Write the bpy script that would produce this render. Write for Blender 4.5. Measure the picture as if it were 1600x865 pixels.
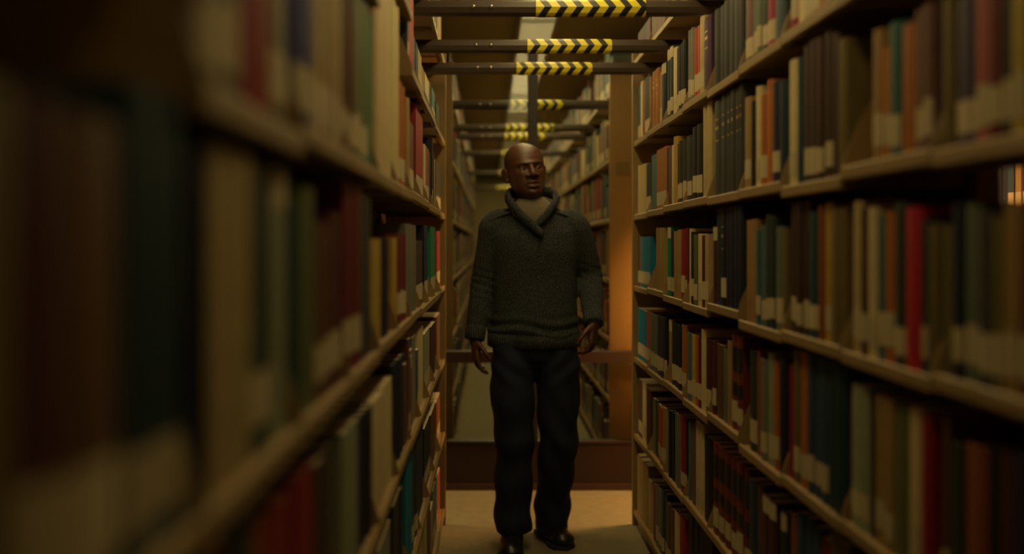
import bpy, bmesh, math, random
import numpy as np
from mathutils import Vector, Matrix, Euler

for o in list(bpy.data.objects):
    bpy.data.objects.remove(o, do_unlink=True)
SC = bpy.context.scene
COL = SC.collection
random.seed(7)

# ------------------------------------------------------------------ camera
F = 1400.0                      # focal length in pixels of a 1600 px wide picture
CX, CY, CZ = 765.0, 380.0, 1.34  # vanishing point and camera height
cam_d = bpy.data.cameras.new('camera')
cam = bpy.data.objects.new('camera', cam_d)
COL.objects.link(cam)
cam.location = (0, 0, CZ)
cam.rotation_euler = (math.pi / 2, 0, 0)
cam_d.sensor_width = 36.0
cam_d.lens = 36.0 * F / 1600.0
cam_d.shift_x = (800 - CX) / 1600.0
cam_d.shift_y = (CY - 432.5) / 1600.0
cam_d.clip_start = 0.02
cam_d.dof.use_dof = True
cam_d.dof.focus_distance = 3.3
cam_d.dof.aperture_fstop = cam_d.lens / 31.0
cam_d.dof.aperture_blades = 0
SC.camera = cam

# ------------------------------------------------------------------ world and exposure
w = bpy.data.worlds.new('world')
SC.world = w
w.use_nodes = True
w.node_tree.nodes['Background'].inputs[0].default_value = (0.10, 0.12, 0.16, 1)
w.node_tree.nodes['Background'].inputs[1].default_value = 0.02
SC.view_settings.view_transform = 'Standard'
SC.view_settings.look = 'None'
SC.view_settings.gamma = 1.0
SC.view_settings.exposure = -0.08
SC.view_settings.use_curve_mapping = False

TUBE_COLOUR = (1.0, 0.77, 0.33)
LAMP_COLOUR = (1.0, 0.44, 0.11)
NEAR_TUBE_W = {1: 0.75, 2: 3.6, 3: 7.0, 4: 3.8}     # watts of the lit ceiling fittings over the aisle
FAR_TUBE_W = 8.0
CROSS_TUBE_W = 25.0
LAMP_W = 560.0

# ------------------------------------------------------------------ helpers
def srgb(h):
    c = [int(h[i:i + 2], 16) / 255 for i in (0, 2, 4)]
    return tuple(((v + 0.055) / 1.055) ** 2.4 if v > 0.04045 else v / 12.92 for v in c)

def new_mat(name, rough=0.6, metal=0.0):
    m = bpy.data.materials.new(name)
    m.use_nodes = True
    nt = m.node_tree
    b = nt.nodes['Principled BSDF']
    b.inputs['Roughness'].default_value = rough
    b.inputs['Metallic'].default_value = metal
    return m, nt, b

def noise_mat(name, col, rough=0.6, scale=30.0, amount=0.25, bump=0.0, bump_scale=200.0, metal=0.0, per_object=0.0):
    m, nt, b = new_mat(name, rough, metal)
    L = nt.links
    tc = nt.nodes.new('ShaderNodeTexCoord')
    nz = nt.nodes.new('ShaderNodeTexNoise')
    nz.inputs['Scale'].default_value = scale
    nz.inputs['Detail'].default_value = 4
    L.new(tc.outputs['Object'], nz.inputs['Vector'])
    mr = nt.nodes.new('ShaderNodeMapRange')
    mr.inputs['To Min'].default_value = 1 - amount
    mr.inputs['To Max'].default_value = 1 + amount
    L.new(nz.outputs['Fac'], mr.inputs['Value'])
    hs = nt.nodes.new('ShaderNodeHueSaturation')
    hs.inputs['Color'].default_value = (*col, 1)
    L.new(mr.outputs['Result'], hs.inputs['Value'])
    if per_object:
        oi = nt.nodes.new('ShaderNodeObjectInfo')
        m2 = nt.nodes.new('ShaderNodeMapRange')
        m2.inputs['To Min'].default_value = 0.5 - 0.03 * per_object
        m2.inputs['To Max'].default_value = 0.5 + 0.03 * per_object
        L.new(oi.outputs['Random'], m2.inputs['Value'])
        L.new(m2.outputs['Result'], hs.inputs['Hue'])
    L.new(hs.outputs['Color'], b.inputs['Base Color'])
    if bump:
        n2 = nt.nodes.new('ShaderNodeTexNoise')
        n2.inputs['Scale'].default_value = bump_scale
        L.new(tc.outputs['Object'], n2.inputs['Vector'])
        bp = nt.nodes.new('ShaderNodeBump')
        bp.inputs['Strength'].default_value = bump
        bp.inputs['Distance'].default_value = 0.002
        L.new(n2.outputs['Fac'], bp.inputs['Height'])
        L.new(bp.outputs['Normal'], b.inputs['Normal'])
    return m

def obj(name, verts, faces, mat, parent=None, smooth=False, loc=None):
    me = bpy.data.meshes.new(name)
    me.from_pydata([tuple(v) for v in verts], [], [tuple(f) for f in faces])
    me.update()
    return link(name, me, mat, parent, smooth, loc)

def link(name, me, mat, parent=None, smooth=False, loc=None):
    if mat is not None:
        me.materials.clear()
        me.materials.append(mat)
    if smooth:
        me.polygons.foreach_set('use_smooth', [True] * len(me.polygons))
    o = bpy.data.objects.new(name, me)
    COL.objects.link(o)
    if parent is not None:
        o.parent = parent
    if loc is not None:
        o.location = loc
    return o

def empty(name, loc=(0, 0, 0)):
    o = bpy.data.objects.new(name, None)
    o.empty_display_size = 0.1
    COL.objects.link(o)
    o.location = loc
    return o

def tag(o, label=None, cat=None, group=None, kind=None):
    if label: o['label'] = label
    if cat: o['category'] = cat
    if group: o['group'] = group
    if kind: o['kind'] = kind
    return o

BOXF = [(0, 3, 2, 1), (4, 5, 6, 7), (0, 1, 5, 4), (1, 2, 6, 5), (2, 3, 7, 6), (3, 0, 4, 7)]
class MB:
    """collects vertices and faces of ONE mesh"""
    def __init__(s):
        s.v, s.f = [], []
    def add(s, v, f):
        n = len(s.v)
        s.v += [tuple(p) for p in v]
        s.f += [tuple(i + n for i in q) for q in f]
        return s
    def box(s, x0, x1, y0, y1, z0, z1):
        return s.add([(x0, y0, z0), (x1, y0, z0), (x1, y1, z0), (x0, y1, z0),
                      (x0, y0, z1), (x1, y0, z1), (x1, y1, z1), (x0, y1, z1)], BOXF)
    def prism(s, pts, a, b, axis):
        """polygon pts (2D) extruded between a and b along axis 'x','y' or 'z'"""
        n = len(pts)
        def P(p, t):
            return {'x': (t, p[0], p[1]), 'y': (p[0], t, p[1]), 'z': (p[0], p[1], t)}[axis]
        v = [P(p, a) for p in pts] + [P(p, b) for p in pts]
        f = [tuple(range(n)), tuple(range(2 * n - 1, n - 1, -1))]
        f += [(i, i + n, (i + 1) % n + n, (i + 1) % n) for i in range(n)]
        return s.add(v, f)
    def tube(s, path, radii, seg=12, flat=None, cap=True, up=None):
        """tapered tube; flat = (scale of second axis)"""
        path = [Vector(p) for p in path]
        rings = []
        n = len(path)
        ref = Vector(up) if up else Vector((0.13, 1, 0.21))
        for i, p in enumerate(path):
            t = (path[min(i + 1, n - 1)] - path[max(i - 1, 0)]).normalized()
            a = ref - t * ref.dot(t)
            if a.length < 1e-4:
                a = Vector((1, 0, 0)) - t * t.x
            a.normalize()
            b = t.cross(a)
            r = radii[i] if hasattr(radii, '__len__') else radii
            ra, rb = (r if hasattr(r, '__len__') else (r, r * (flat or 1)))
            rings.append([p + a * (ra * math.cos(2 * math.pi * k / seg)) + b * (rb * math.sin(2 * math.pi * k / seg)) for k in range(seg)])
        v = [q for r in rings for q in r]
        f = [(i * seg + k, i * seg + (k + 1) % seg, (i + 1) * seg + (k + 1) % seg, (i + 1) * seg + k)
             for i in range(n - 1) for k in range(seg)]
        if cap:
            f += [tuple(reversed(range(seg))), tuple(range((n - 1) * seg, n * seg))]
        return s.add(v, f)
    def ball(s, c, r, seg=14, rings=9, rot=None):
        c = Vector(c)
        r = r if hasattr(r, '__len__') else (r, r, r)
        R = Euler(rot).to_matrix() if rot else Matrix.Identity(3)
        v = [c + R @ Vector((0, 0, -r[2]))]
        for i in range(1, rings):
            th = math.pi * i / rings
            for k in range(seg):
                ph = 2 * math.pi * k / seg
                v.append(c + R @ Vector((r[0] * math.sin(th) * math.cos(ph), r[1] * math.sin(th) * math.sin(ph), -r[2] * math.cos(th))))
        v.append(c + R @ Vector((0, 0, r[2])))
        f = [(0, 1 + (k + 1) % seg, 1 + k) for k in range(seg)]
        for i in range(rings - 2):
            a = 1 + i * seg
            f += [(a + k, a + (k + 1) % seg, a + seg + (k + 1) % seg, a + seg + k) for k in range(seg)]
        a = 1 + (rings - 2) * seg
        f += [(a + k, a + (k + 1) % seg, len(v) - 1) for k in range(seg)]
        return s.add(v, f)
    def capsule(s, p, q, rp, rq, seg=14):
        """tapered limb with round ends"""
        p, q = Vector(p), Vector(q)
        d = (q - p).normalized()
        path, rad = [], []
        for a in (80, 55, 28):
            path.append(p - d * rp * math.sin(math.radians(a))); rad.append(rp * math.cos(math.radians(a)))
        path.append(p); rad.append(rp)
        path.append(q); rad.append(rq)
        for a in (28, 55, 80):
            path.append(q + d * rq * math.sin(math.radians(a))); rad.append(rq * math.cos(math.radians(a)))
        return s.tube(path, rad, seg)
    def chain(s, pts, rad, seg=14):
        for i in range(len(pts) - 1):
            s.capsule(pts[i], pts[i + 1], rad[i], rad[i + 1], seg)
        return s
    def build(s, name, mat, parent=None, smooth=False, loc=None):
        return obj(name, s.v, s.f, mat, parent, smooth, loc)
    def remesh(s, voxel, smooth_it=2, factor=0.5):
        """one continuous skin over everything collected so far"""
        me = bpy.data.meshes.new('tmp')
        me.from_pydata(s.v, [], s.f)
        bm = bmesh.new(); bm.from_mesh(me)
        bmesh.ops.recalc_face_normals(bm, faces=bm.faces[:])
        bm.to_mesh(me); bm.free()
        o = bpy.data.objects.new('tmp', me)
        COL.objects.link(o)
        m = o.modifiers.new('r', 'REMESH'); m.mode = 'VOXEL'; m.voxel_size = voxel
        if smooth_it:
            q = o.modifiers.new('s', 'SMOOTH'); q.iterations = smooth_it; q.factor = factor
        dg = bpy.context.evaluated_depsgraph_get()
        out = bpy.data.meshes.new_from_object(o.evaluated_get(dg))
        bpy.data.objects.remove(o, do_unlink=True)
        bpy.data.meshes.remove(me)
        return out

ORD = ['zeroth', 'first', 'second', 'third', 'fourth', 'fifth', 'sixth', 'seventh', 'eighth', 'ninth', 'tenth',
       'eleventh', 'twelfth', 'thirteenth', 'fourteenth', 'fifteenth', 'sixteenth', 'seventeenth', 'eighteenth',
       'nineteenth', 'twentieth', 'twenty-first', 'twenty-second', 'twenty-third', 'twenty-fourth', 'twenty-fifth']

# ------------------------------------------------------------------ materials of the setting
M = {}
M['shelf'] = noise_mat('shelf_paint', (0.275, 0.178, 0.068), 0.5, 9, 0.12, 0.15, 60)
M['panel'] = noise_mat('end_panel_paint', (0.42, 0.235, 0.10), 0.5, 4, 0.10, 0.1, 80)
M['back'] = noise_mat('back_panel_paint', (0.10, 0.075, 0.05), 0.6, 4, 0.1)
M['strut'] = noise_mat('strut_paint', (0.055, 0.036, 0.024), 0.5, 8, 0.15)
M['steel'] = noise_mat('bolt_steel', (0.45, 0.42, 0.38), 0.3, 30, 0.1, metal=0.9)
M['carpet'] = noise_mat('carpet', (0.205, 0.168, 0.092), 0.95, 18, 0.22, 0.9, 420)
M['ceiling'] = noise_mat('ceiling_paint', (0.34, 0.25, 0.11), 0.85, 2, 0.12, 0.2, 60)
M['wall'] = noise_mat('wall_paint', (0.36, 0.28, 0.14), 0.8, 1.5, 0.08, 0.1, 50)
M['board'] = noise_mat('kick_board', (0.022, 0.009, 0.006), 0.5, 5, 0.15)
M['boardtrim'] = noise_mat('kick_trim', (0.05, 0.024, 0.013), 0.5, 5, 0.12)
M['mullion'] = noise_mat('mullion_paint', (0.008, 0.007, 0.006), 0.7, 6, 0.1)
M['housing'] = noise_mat('fixture_housing', (0.34, 0.27, 0.16), 0.5, 5, 0.08)
M['label'] = noise_mat('spine_label_paper', (0.50, 0.41, 0.24), 0.7, 60, 0.12)
M['pages'] = noise_mat('page_block', (0.62, 0.50, 0.30), 0.85, 90, 0.15)
M['gilt'] = noise_mat('gilt', (0.55, 0.40, 0.16), 0.4, 80, 0.2, metal=0.5)
M['blacktape'] = noise_mat('black_band', (0.015, 0.014, 0.014), 0.5, 60, 0.2)

def glass_mat():
    m = bpy.data.materials.new('clear_glass')
    m.use_nodes = True
    nt = m.node_tree
    nt.nodes.clear()
    out = nt.nodes.new('ShaderNodeOutputMaterial')
    mix = nt.nodes.new('ShaderNodeMixShader')
    tr = nt.nodes.new('ShaderNodeBsdfTransparent'); tr.inputs[0].default_value = (0.90, 0.93, 0.88, 1)
    gl = nt.nodes.new('ShaderNodeBsdfGlossy'); gl.inputs['Roughness'].default_value = 0.03
    fr = nt.nodes.new('ShaderNodeFresnel'); fr.inputs[0].default_value = 1.35
    nt.links.new(fr.outputs[0], mix.inputs[0])
    nt.links.new(tr.outputs[0], mix.inputs[1]); nt.links.new(gl.outputs[0], mix.inputs[2])
    nt.links.new(mix.outputs[0], out.inputs[0])
    return m
M['glass'] = glass_mat()

def tape_mat():
    m, nt, b = new_mat('hazard_tape', 0.4)
    L = nt.links
    tc = nt.nodes.new('ShaderNodeTexCoord')
    sp = nt.nodes.new('ShaderNodeSeparateXYZ'); L.new(tc.outputs['Object'], sp.inputs[0])
    ab = nt.nodes.new('ShaderNodeMath'); ab.operation = 'ABSOLUTE'; L.new(sp.outputs['Z'], ab.inputs[0])
    mu = nt.nodes.new('ShaderNodeMath'); mu.operation = 'MULTIPLY_ADD'; mu.inputs[1].default_value = 0.75
    L.new(ab.outputs[0], mu.inputs[0]); L.new(sp.outputs['X'], mu.inputs[2])
    dv = nt.nodes.new('ShaderNodeMath'); dv.operation = 'DIVIDE'; dv.inputs[1].default_value = 0.0545
    L.new(mu.outputs[0], dv.inputs[0])
    fl = nt.nodes.new('ShaderNodeMath'); fl.operation = 'FLOORED_MODULO'; fl.inputs[1].default_value = 1.0
    L.new(dv.outputs[0], fl.inputs[0])
    lt = nt.nodes.new('ShaderNodeMath'); lt.operation = 'LESS_THAN'; lt.inputs[1].default_value = 0.54
    L.new(fl.outputs[0], lt.inputs[0])
    mx = nt.nodes.new('ShaderNodeMix'); mx.data_type = 'RGBA'
    mx.inputs['A'].default_value = (0.012, 0.012, 0.014, 1)
    mx.inputs['B'].default_value = (0.72, 0.60, 0.025, 1)
    L.new(lt.outputs[0], mx.inputs['Factor'])
    L.new(mx.outputs['Result'], b.inputs['Base Color'])
    return m
M['tape'] = tape_mat()

def diffuser_mat(name, strength):
    m, nt, b = new_mat(name, 0.6)
    b.inputs['Base Color'].default_value = (0.55, 0.50, 0.36, 1)
    b.inputs['Emission Color'].default_value = (*TUBE_COLOUR, 1)
    b.inputs['Emission Strength'].default_value = strength
    return m

# ------------------------------------------------------------------ the setting
Y0, Y1 = -1.6, 17.0
XL, XR = -3.6, 4.2
CEIL = 2.66
def struct(name, mb, mat):
    return tag(mb.build(name, mat), kind='structure')
tag(struct('floor', MB().box(XL, XR, Y0, Y1, -0.06, 0), M['carpet']), 'worn grey-brown carpet along the aisle floor')
tag(struct('ceiling', MB().box(XL, XR, Y0, Y1, CEIL, CEIL + 0.06), M['ceiling']), 'dim brown ceiling above the bookshelves')
struct('wall_left', MB().box(XL - 0.1, XL, Y0, Y1, 0, CEIL), M['wall'])
struct('wall_right', MB().box(XR, XR + 0.1, Y0, Y1, 0, CEIL), M['wall'])
struct('wall_far', MB().box(XL, XR, Y1, Y1 + 0.1, 0, CEIL), M['wall'])
struct('wall_near', MB().box(XL, XR, Y0 - 0.1, Y0, 0, CEIL), M['wall'])

# glazed partition across the end of the aisle: kick board, rail, mullions, header, panes
YP = 0.00348 * F
part = empty('window_1', (0, YP, 0))
tag(part, 'glazed partition with dark mullions, mid rail and brown kick board behind the man', kind='structure')
kb = MB().box(XL, XR, 0, 0.05, 0, 0.262).build('kick_board', M['board'], part)
MB().box(XL, XR, -0.012, 0, 0, 0.035).build('kick_trim', M['boardtrim'], kb)
MB().box(XL, XR, -0.006, 0.055, 0.252, 0.266).build('kick_cap', M['board'], kb)
MB().box(XL, XR, -0.035, 0.045, 0.695, 0.755).build('mid_rail', M['board'], part)
MB().box(XL, XR, -0.01, 0.05, 2.385, 2.44).build('header', M['mullion'], part)
mulls = [XL + 0.05, -2.1, -0.95, 0.235, 1.42, 2.6, XR - 0.05]
for x in mulls:
    MB().box(x - 0.026, x + 0.026, -0.02, 0.06, 0.266, 2.385).build('mullion', M['mullion'], part)
for a, b in zip(mulls[:-1], mulls[1:]):
    MB().box(a + 0.026, b - 0.026, 0.018, 0.024, 0.266, 0.69).build('pane', M['glass'], part)
    MB().box(a + 0.026, b - 0.026, 0.018, 0.024, 0.755, 2.385).build('pane', M['glass'], part)
    MB().box(a, b, 0.018, 0.024, 2.44, CEIL).build('pane', M['glass'], part)

# ------------------------------------------------------------------ shelving
YE = 0.00304 * F                # far end of the near ranges
BAY = 0.000256 * F              # bay width
LIPX = {'right': 0.684, 'left': -0.213, 'next': 2.25}
ROWZ = [0.085, 0.445, 0.80, 1.137, 1.483, 1.825, 2.206]     # top of the shelf lip, lowest first
NB_NEAR = 14
DEPTH = 0.245
def bracket_mesh(sgn):
    prof = [(0.0, -0.026), (0.001, 0.0), (0.012, 0.034), (0.028, 0.072), (0.050, 0.115), (0.075, 0.148), (0.235, 0.155), (0.235, -0.026)]
    m = MB().prism([(sgn * a, b) for a, b in prof], -0.0012, 0.0012, 'y')
    me = bpy.data.meshes.new('bracket'); me.from_pydata(m.v, [], m.f); me.materials.append(M['shelf'])
    return me
BR = {1: bracket_mesh(1), -1: bracket_mesh(-1)}

def shelf_mesh(sgn, width):
    # folded steel tray: rolled front lip, flat deck, low back edge
    prof = [(0.003, -0.027), (0.0, -0.024), (0.0, -0.003), (0.003, 0.0), (0.006, -0.001), (0.009, -0.004),
            (DEPTH, -0.004), (DEPTH, -0.014), (0.016, -0.014), (0.014, -0.027)]
    m = MB().prism([(sgn * a, b) for a, b in prof], -width / 2, width / 2, 'y')
    me = bpy.data.meshes.new('shelf'); me.from_pydata(m.v, [], m.f)
    bm = bmesh.new(); bm.from_mesh(me); bmesh.ops.recalc_face_normals(bm, faces=bm.faces[:]); bm.to_mesh(me); bm.free()
    me.materials.append(M['shelf'])
    return me

OFFS = {('right', 3, 4): 0.018, ('right', 3, 1): 0.012, ('right', 3, 0): 0.004, ('right', 2, 4): 0.013, ('right', 2, 5): -0.008,
        **{('left', 4, b): 0.2 for b in (10, 11, 12, 13)}, **{('left', 5, b): 0.2 for b in (10, 11, 12, 13)}, ('left', 4, 9): -0.018, ('left', 5, 5): 0.15, ('left', 5, 6): 0.15, ('right', 4, 6): -0.010, ('right', 4, 7): 0.006, ('right', 4, 3): 0.007, ('right', 4, 0): -0.007}
def shelf_z(side, row, bay):
    if (side, row, bay) in OFFS:
        return ROWZ[row] + OFFS[(side, row, bay)]
    if row == 6: return ROWZ[6]
    r = random.Random(hash((side == 'left', row, bay)) & 0xffff)
    return ROWZ[row] + r.uniform(-0.006, 0.006)

def build_range(name, side, y_far, nbays, bay, label, rows=range(7), far=False):
    sgn = -1 if side == 'left' else 1
    lx = LIPX[side]
    root = empty(name, (lx + sgn * 0.3, y_far - nbays * bay / 2, 0))
    tag(root, label, 'bookshelf', 'library shelving ranges')
    ox, oy = root.location.x, root.location.y
    sm = shelf_mesh(sgn, bay - 0.006)
    def child(nm, me, x, y, z, par=root):
        o = bpy.data.objects.new(nm, me); COL.objects.link(o); o.parent = par; o.location = (x, y, z); return o
    for b in range(nbays):
        yc = y_far - (b + 0.5) * bay
        for r in rows:
            z = shelf_z(side + ('f' if far else ''), r, b)
            s = child('shelf', sm, lx - ox, yc - oy, z)
            if r > 0:
                child('bracket', BR[sgn], 0, -bay / 2 + 0.0052, 0, s)
                child('bracket', BR[sgn], 0, bay / 2 - 0.0052, 0, s)
    xb = lx + sgn * (DEPTH + 0.012)
    for b in range(nbays + 1):
        y = y_far - b * bay
        m = MB().box(min(xb, xb + sgn * 0.045) - ox, max(xb, xb + sgn * 0.045) - ox, y - 0.016 - oy, y + 0.016 - oy, 0, 2.52)
        m.build('upright', M['shelf'], root)
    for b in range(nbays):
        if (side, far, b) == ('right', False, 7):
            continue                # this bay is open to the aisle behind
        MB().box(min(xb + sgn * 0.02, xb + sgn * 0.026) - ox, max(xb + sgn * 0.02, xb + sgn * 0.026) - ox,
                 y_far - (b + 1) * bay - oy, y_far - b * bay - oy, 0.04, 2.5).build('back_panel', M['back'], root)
    # base plinth
    MB().box(min(lx + sgn * 0.02, xb) - ox, max(lx + sgn * 0.02, xb) - ox, y_far - nbays * bay - oy, y_far - oy, 0, 0.052).build('plinth', M['shelf'], root)
    ex0, ex1 = sorted((lx - sgn * 0.004 - ox, lx + sgn * 0.56 - ox))
    if far:
        ye = y_far - nbays * bay - 0.028
        p = MB().box(ex0, ex1, ye - oy, ye + 0.024 - oy, 0, 2.30).build('end_panel', M['panel'], root)
        hx = lx + sgn * 0.068 - ox
        MB().box(hx - 0.04, hx + 0.04, ye - 0.006 - oy, ye - oy, 1.725, 1.80).build('card_holder', M['shelf'], p)
    else:
        MB().box(ex0, ex1, y_far + 0.002 - oy, y_far + 0.026 - oy, 0, 2.30).build('end_panel', M['shelf'], root)
    return root

build_range('shelving_range', 'right', YE, NB_NEAR, BAY, 'tan steel shelving range full of books along the right side of the aisle')
build_range('shelving_range', 'left', YE, NB_NEAR, BAY, 'tan steel shelving range along the left side, blurred close to the camera')
YF0 = 0.00362 * F
FB = 0.9
NFB = 9
YF1 = YF0 + 0.03 + FB * NFB
build_range('shelving_range', 'right', YF1, NFB, FB, 'bookshelf range beyond the glass, with the orange-lit end panel', far=True)
build_range('shelving_range', 'left', YF1, NFB, FB, 'bookshelf range beyond the glass, left of the man', far=True)

NEXT_BAYS = 2
build_range('shelving_range', 'next', YE, NEXT_BAYS, 0.9, 'shelving range of the next aisle glimpsed through a gap above the right books')

# ------------------------------------------------------------------ ceiling light fittings
DIFF_NEAR = diffuser_mat('lit_diffuser', 2.2)
DIFF_FAR = diffuser_mat('dim_diffuser', 0.05)
FX, FL = 0.278, 1.22
def fitting(loc, rot, label, group, watts, dm):
    r = empty('ceiling_light', loc)
    r.rotation_euler.z = rot
    tag(r, label, 'ceiling light', group)
    hs = MB()
    hs.prism([(-0.125, 0), (-0.125, -0.03), (-0.108, -0.058), (-0.100, -0.058), (-0.100, -0.02), (0.100, -0.02), (0.100, -0.058), (0.108, -0.058), (0.125, -0.03), (0.125, 0)], -FL / 2, FL / 2, 'y')
    hs.build('housing', M['housing'], r)
    df = MB()
    n = 14
    for k in range(n):
        a, b = -FL / 2 + 0.01 + k * (FL - 0.02) / n, -FL / 2 + 0.01 + (k + 1) * (FL - 0.02) / n - 0.004
        df.box(-0.099, 0.099, a, b, -0.050, -0.046)
    df.box(-0.099, 0.099, -FL / 2 + 0.005, FL / 2 - 0.005, -0.046, -0.042)
    df.build('diffuser', dm, r)
    if watts:
        ld = bpy.data.lights.new('tube', 'AREA')
        ld.shape = 'RECTANGLE'; ld.size = 0.19; ld.size_y = FL - 0.06
        ld.energy = watts; ld.color = TUBE_COLOUR
        lo = bpy.data.objects.new('tube', ld); COL.objects.link(lo)
        lo.parent = r; lo.location = (0, 0, -0.062)
for i in range(14):
    lit = i in NEAR_TUBE_W
    fitting((FX, -1.0 + i * (FL + 0.05), CEIL), 0, 'narrow ceiling light fitting with ribbed diffuser, %s along the aisle from the camera end' % ORD[i + 1],
            'ceiling lights in a row over the aisle', NEAR_TUBE_W.get(i, FAR_TUBE_W if i > 4 else 0), DIFF_NEAR if lit else DIFF_FAR)
for x, nm in ((1.75, 'right'), (-1.55, 'left')):
    fitting((x, 4.58, CEIL), math.pi / 2, 'ceiling light fitting over the cross aisle, past the end of the %s shelves' % nm, 'ceiling lights over the cross aisle', CROSS_TUBE_W, DIFF_NEAR)

# ------------------------------------------------------------------ overhead tie struts with hazard tape
SZ = 2.14
STRUTS = [0.00218, 0.0026, 0.00293, 0.0037, 0.00444, 0.0048, 0.0057, 0.0073, 0.0092]
for i, k in enumerate(STRUTS):
    y = k * F
    tx0 = (0.157, 0.153, 0.123, 0.125, 0.115, 0.115, 0.11, 0.11, 0.11)[i]
    tx1 = (0.53, 0.495, 0.468, 0.425, 0.44, 0.43, 0.42, 0.42, 0.42)[i]
    r = empty('tie_strut', (tx0, y, SZ))
    where = '%s across the aisle from the camera' % ORD[i + 1]
    tag(r, 'brown tie bar with yellow-black hazard tape, ' + where, 'tie bar', 'overhead tie bars across the aisle')
    xa, xb = LIPX['left'] - 0.276 - tx0, LIPX['right'] + 0.276 - tx0
    prof = [(-0.006, -0.026), (-0.014, -0.018), (-0.019, 0.0), (-0.014, 0.018), (-0.006, 0.026), (0.012, 0.026), (0.012, -0.026)]
    bar = MB().prism(prof, xa, xb, 'x').build('bar', M['strut'], r)
    pt = [(a * 1.0 + (-0.0025 if a < 0 else 0.0025), b * 1.07) for a, b in prof]
    MB().prism(pt, 0, tx1 - tx0, 'x').build('hazard_tape', M['tape'], r)
    for bx in (-0.055, 0.005):
        MB().ball((bx - tx0, -0.0185, 0.001), (0.007, 0.006, 0.007), 10, 6).build('bolt', M['steel'], bar, True)

# ------------------------------------------------------------------ books
PAL = {
 'teal': '2f5f5c', 'cyan': '0a6c8a', 'cream': 'cdb98a', 'beige': 'b09a6a', 'tan': '9a7c4a', 'rust': '8a4420', 'black': '14141a',
 'dark green': '24332a', 'orange brown': 'a0601f', 'navy': '141a33', 'grey green': '5f6a58', 'orange red': 'b0481c', 'pink': 'a8584c',
 'purple': '3a1a3c', 'charcoal': '363632', 'maroon': '4c1a1c', 'red': '8f1f1a', 'bright red': 'b02418', 'crimson': '8c0e20', 'dark teal': '16343c', 'blue': '2c4258',
 'blue grey': '51676c', 'dark brown': '3c261c', 'brown': '5e3c26', 'olive': '6a5c30', 'olive green': '5c6436', 'yellow': 'b49440',
 'green': '147a58', 'grey': '74705f', 'mauve': '6c4a44', 'dark grey': '3a3a38', 'royal blue': '1c1c70', 'orange': 'b06424',
 'leather red': '6c2a1e', 'dark red': '66161a', 'plum': '3a2c46', 'pale green': '8a9070',
}
BM = {}
def book_mat(c):
    if c not in BM:
        BM[c] = noise_mat('cloth_' + c.replace(' ', '_'), srgb(PAL[c]), 0.55, 26, 0.22, 0.35, 420, per_object=0.5)
    return BM[c]

def px_depth(side, x):
    return F * (0.692 if side == 'right' else 0.221) / ((x - CX) if side == 'right' else (CX - x))

# measured rows: (pixel where the spine starts, colour, pixel of the book's top, flags); l = spine label, *n = n alike volumes,
# g = gilt lines, b = black bands, t = cream band at the head, 'gap' = empty shelf
R = {}
R[5] = [(991, 'teal', 134, 'l'), (997, 'cream', 127, ''), (1000, 'rust', 127, ''), (1004, 'dark green', 117, 'l'), (1011, 'orange brown*3', 112, 'g'), (1027, 'tan', 110, 'l'),
        (1031, 'navy', 97, 't'), (1040, 'dark green', 70, 'tl'), (1049, 'cream', 72, ''), (1053, 'black*4', 68, 'l'), (1068, 'cream', 62, ''), (1073, 'grey*2', 45, 'l'),
        (1081, 'orange red', 42, 'l'), (1086, 'pink', 38, 'l'), (1090, 'beige', 24, 'l'), (1096, 'purple', 22, 'g'), (1113, 'charcoal*6', -5, ''), (1160, 'mauve', -10, 'l'),
        (1172, 'grey green*2', -18, 'l'), (1185, 'dark green', -10, 'l'), (1194, 'red', -20, 'l'), (1206, 'dark teal', -25, ''), (1224, 'gap', 0, ''), (1229, 'crimson', -40, 'l'),
        (1240, 'cream', -35, ''), (1248, 'beige*2', -40, 'l'), (1262, 'orange', -42, 'l'), (1272, 'orange brown', -45, ''), (1282, 'blue', -60, 'l'), (1296, 'cream*2', -60, 'l'), (1320, 'end', 0, '')]
R[4] = [(991, 'cream', 258, ''), (994, 'beige*3', 256, ''), (1006, 'dark green', 253, 'l'), (1013, 'blue grey', 241, ''), (1022, 'orange brown*2', 231, 'l'), (1037, 'brown*3', 229, ''),
        (1045, 'cream', 224, 'l'), (1049, 'yellow', 212, ''), (1054, 'navy', 222, 'l'), (1058, 'charcoal*2', 213, 'l'), (1078, 'black', 194, 'l'), (1094, 'beige', 155, ''),
        (1113, 'dark grey', 157, 'g'), (1124, 'dark grey', 149, 'g'), (1132, 'dark grey*4', 136, 'g'), (1159, 'tan', 150, 'l'), (1169, 'black', 155, ''), (1176, 'cream', 132, 'l'),
        (1183, 'orange brown', 145, 'l'), (1193, 'orange', 122, ''), (1202, 'navy', 126, 'l'), (1214, 'dark teal', 124, ''), (1228, 'cream', 93, 'l'), (1240, 'dark teal', 88, ''), (1250, 'dark brown*4', 58, 'l'), (1294, 'dark brown', 50, ''),
        (1304, 'olive', 58, ''), (1322, 'gap', 0, ''), (1358, 'tan', 45, 'l'), (1372, 'orange', 72, 'l'), (1384, 'teal', 30, 'l'), (1401, 'orange brown', 36, ''), (1422, 'mauve*2', 8, 'l'),
        (1450, 'olive', 0, ''), (1484, 'plum', -10, 'l'), (1515, 'pink', -15, 'l'), (1536, 'dark red', -20, 'l'), (1557, 'dark green', -10, 'l'), (1571, 'yellow', -30, 'l'), (1592, 'grey', -30, 'l'), (1625, 'end', 0, '')]
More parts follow.
